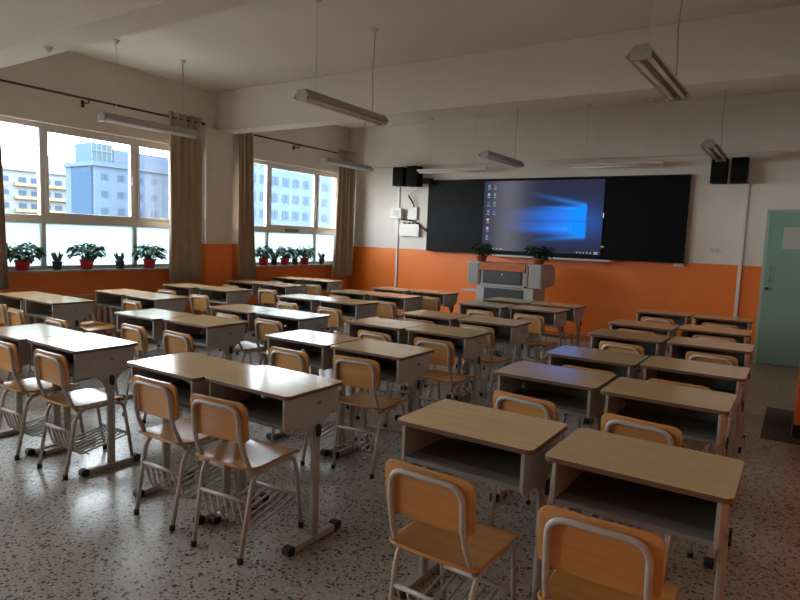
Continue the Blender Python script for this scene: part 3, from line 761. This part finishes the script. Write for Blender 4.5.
# ------------------------------------------------------------------ outside
struct(MB().box(-400, -8, -150, 400, -12.4, -12).build('ground', mat('ground_outside', (.16,.155,.14), .9, spec=0)))
M_fgrey = mat('facade_blue_grey', (.044, .062, .088), .8, spec=0)  # facade colours take in the distance haze, darkened to balance the strong sky
M_fgrey2 = mat('facade_dark_blue', (.020,.036,.060), .6, spec=0)
M_fwin = mat('far_window', (.027,.041,.062), .3, spec=0)
M_fyel = mat('facade_yellow', (.12,.112,.062), .8, spec=0)
M_fwhite = mat('facade_white', (.085,.092,.096), .8, spec=0)
M_ftow = mat('glass_tower', (.034,.056,.07), .4, spec=0)
b1 = empty('office_building', (-90, 0, 0), 0, 'pale blue grey building with small square windows, seen through the nearer window', 'building')
MB().box(-6.5, 0, 51.6, 78, -12, 10.6).build('facade_wing', M_fgrey, b1)
MB().box(-8.3, .4, 51.2, 78, 10.6, 11.3).build('cornice', M_fgrey, b1)
MB().box(-6.2, -.6, 51.3, 51.59, -12, 10.3).build('glass_corner', M_fgrey2, b1)
MB().box(-8.2, -6.6, 51.5, 78, -12, 10.6).build('stair_wing', M_fgrey, b1)
MB().box(-6, -1.5, 55.5, 78, 11.31, 13.6).build('roof_storey', M_fgrey, b1)
tw = MB(); tw.box(-6, -1.5, 51.8, 55.4, 11.31, 14.2)
tw.build('glass_box', M_ftow, b1)
fr = MB()
for k in range(5): fr.box(-1.48, -1.4, 51.9+k*.8, 52.0+k*.8, 11.31, 15.0)
fr.box(-1.39, -1.3, 51.8, 55.3, 13.0, 13.12).build('roof_railing', M_fwhite, b1)
for r in range(7):
    for c_ in range(9):
        y = 53.1+c_*2.7+(c_//2)*.5; z = 8.6-r*2.6
        if z < 2: continue
        MB().box(.0, .06, y-.55, y-.05, z, z+.95).box(.0, .06, y+.05, y+.55, z, z+.95).build('window', M_fwin, b1)
b2 = empty('office_block', (-72, 0, 0), 0, 'pale blue facade with rows of windows filling the farther window view', 'building')
MB().box(-6, 0, 60, 100, -12, 22).build('facade', M_fgrey, b2)
for r in range(6):
    for c_ in range(11):
        y = 63.9+c_*2.45; z = 11.9-r*2.7
        if z < 1: continue
        MB().box(.0, .05, y-.75, y-.04, z, z+1.35).box(.0, .05, y+.04, y+.75, z, z+1.35).build('window', M_fwin, b2)
b3 = empty('apartment_building', (-140, 0, 0), 0, 'yellow and white apartment block at the left of the nearer window view', 'building')
MB().box(-14, 0, 40, 90, -12, 12.6).build('wall', M_fwhite, b3)
for k in range(6):
    z = 11.2-k*2.75
    MB().box(.0, .9, 62.5, 90, z-1.75, z-1.10).build('balcony_band', M_fyel, b3)
    MB().box(.0, .3, 40, 61, z-2.05, z-1.15).build('balcony_band', M_fyel, b3)
    for y in (57, 60, 63.5, 66, 68.5, 71, 73.5):
        if z-.95 > 1: MB().box(.0, .1, y, y+1.5, z-.95, z+.1).build('window', M_fwin, b3)
MB().box(-14, .5, 40, 90, 12.6, 13.3).build('parapet', M_fwhite, b3)
for (y, w, z, X_) in ((128, 14, 26, -250), (150, 8, 33, -250), (160, 9, 27, -250)):
    t = tag(MB().box(X_-10, X_, y-w/2, y+w/2, -12, z).box(X_-8, X_-2, y-w/5, y+w/5, z, z+2.5).build('distant_tower', M_fwhite), None, 'building', 'hazy towers on the skyline')
    t['label'] = {128: 'hazy pale tower on skyline above apartment roof, widest and leftmost', 150: 'hazy pale tower on skyline, tallest behind apartment roof', 160: 'hazy pale tower on skyline next to the grey building'}[y]

# ------------------------------------------------------------------ light
w = bpy.data.worlds.new('sky'); bpy.context.scene.world = w; w.use_nodes = True; nt = w.node_tree
bg = nt.nodes['Background']
tc = nt.nodes.new('ShaderNodeTexCoord'); sp = nt.nodes.new('ShaderNodeSeparateXYZ'); nt.links.new(tc.outputs['Generated'], sp.inputs[0])
cr = nt.nodes.new('ShaderNodeValToRGB'); nt.links.new(sp.outputs['Z'], cr.inputs[0])
cr.color_ramp.elements[0].position = 0; cr.color_ramp.elements[0].color = (.96, .98, 1, 1)
cr.color_ramp.elements[1].position = .6; cr.color_ramp.elements[1].color = (.84, .92, 1, 1)
nt.links.new(cr.outputs[0], bg.inputs[0]); bg.inputs[1].default_value = 24.0
for y0_, y1_ in WINS:
    l = bpy.data.lights.new('window_portal', 'AREA'); l.shape = 'RECTANGLE'; l.size = y1_-y0_; l.size_y = WZ1-WZ0
    l.cycles.is_portal = True
    o = bpy.data.objects.new('window_portal', l); C.objects.link(o); o.location = (XL-.26, (y0_+y1_)/2, (WZ0+WZ1)/2)
    o.rotation_euler = Matrix(((0, 0, -1), (1, 0, 0), (0, -1, 0))).to_euler()

# ------------------------------------------------------------------ camera
F, psi, th, ro, hcam = (604.4812, 0.58254, 0.10188, 0.03815, 1.45134)
f = Vector((-math.sin(psi)*math.cos(th), math.cos(psi)*math.cos(th), -math.sin(th)))
r = Vector((math.cos(psi), math.sin(psi), 0)); u = r.cross(f)
r2 = r*math.cos(ro)+u*math.sin(ro); u2 = -r*math.sin(ro)+u*math.cos(ro)
cam = bpy.data.cameras.new('camera'); cam.sensor_fit = 'HORIZONTAL'; cam.sensor_width = 36; cam.lens = F*36/800; cam.clip_start = .02; cam.clip_end = 1000
co = bpy.data.objects.new('camera', cam); C.objects.link(co)
Mx = Matrix((r2, u2, -f)).transposed().to_4x4(); Mx.translation = (0, 0, hcam); co.matrix_world = Mx
S = bpy.context.scene; S.camera = co
S.view_settings.view_transform = 'Standard'; S.view_settings.look = 'None'; S.view_settings.gamma = 1; S.view_settings.use_curve_mapping = False
S.view_settings.exposure = 0.18
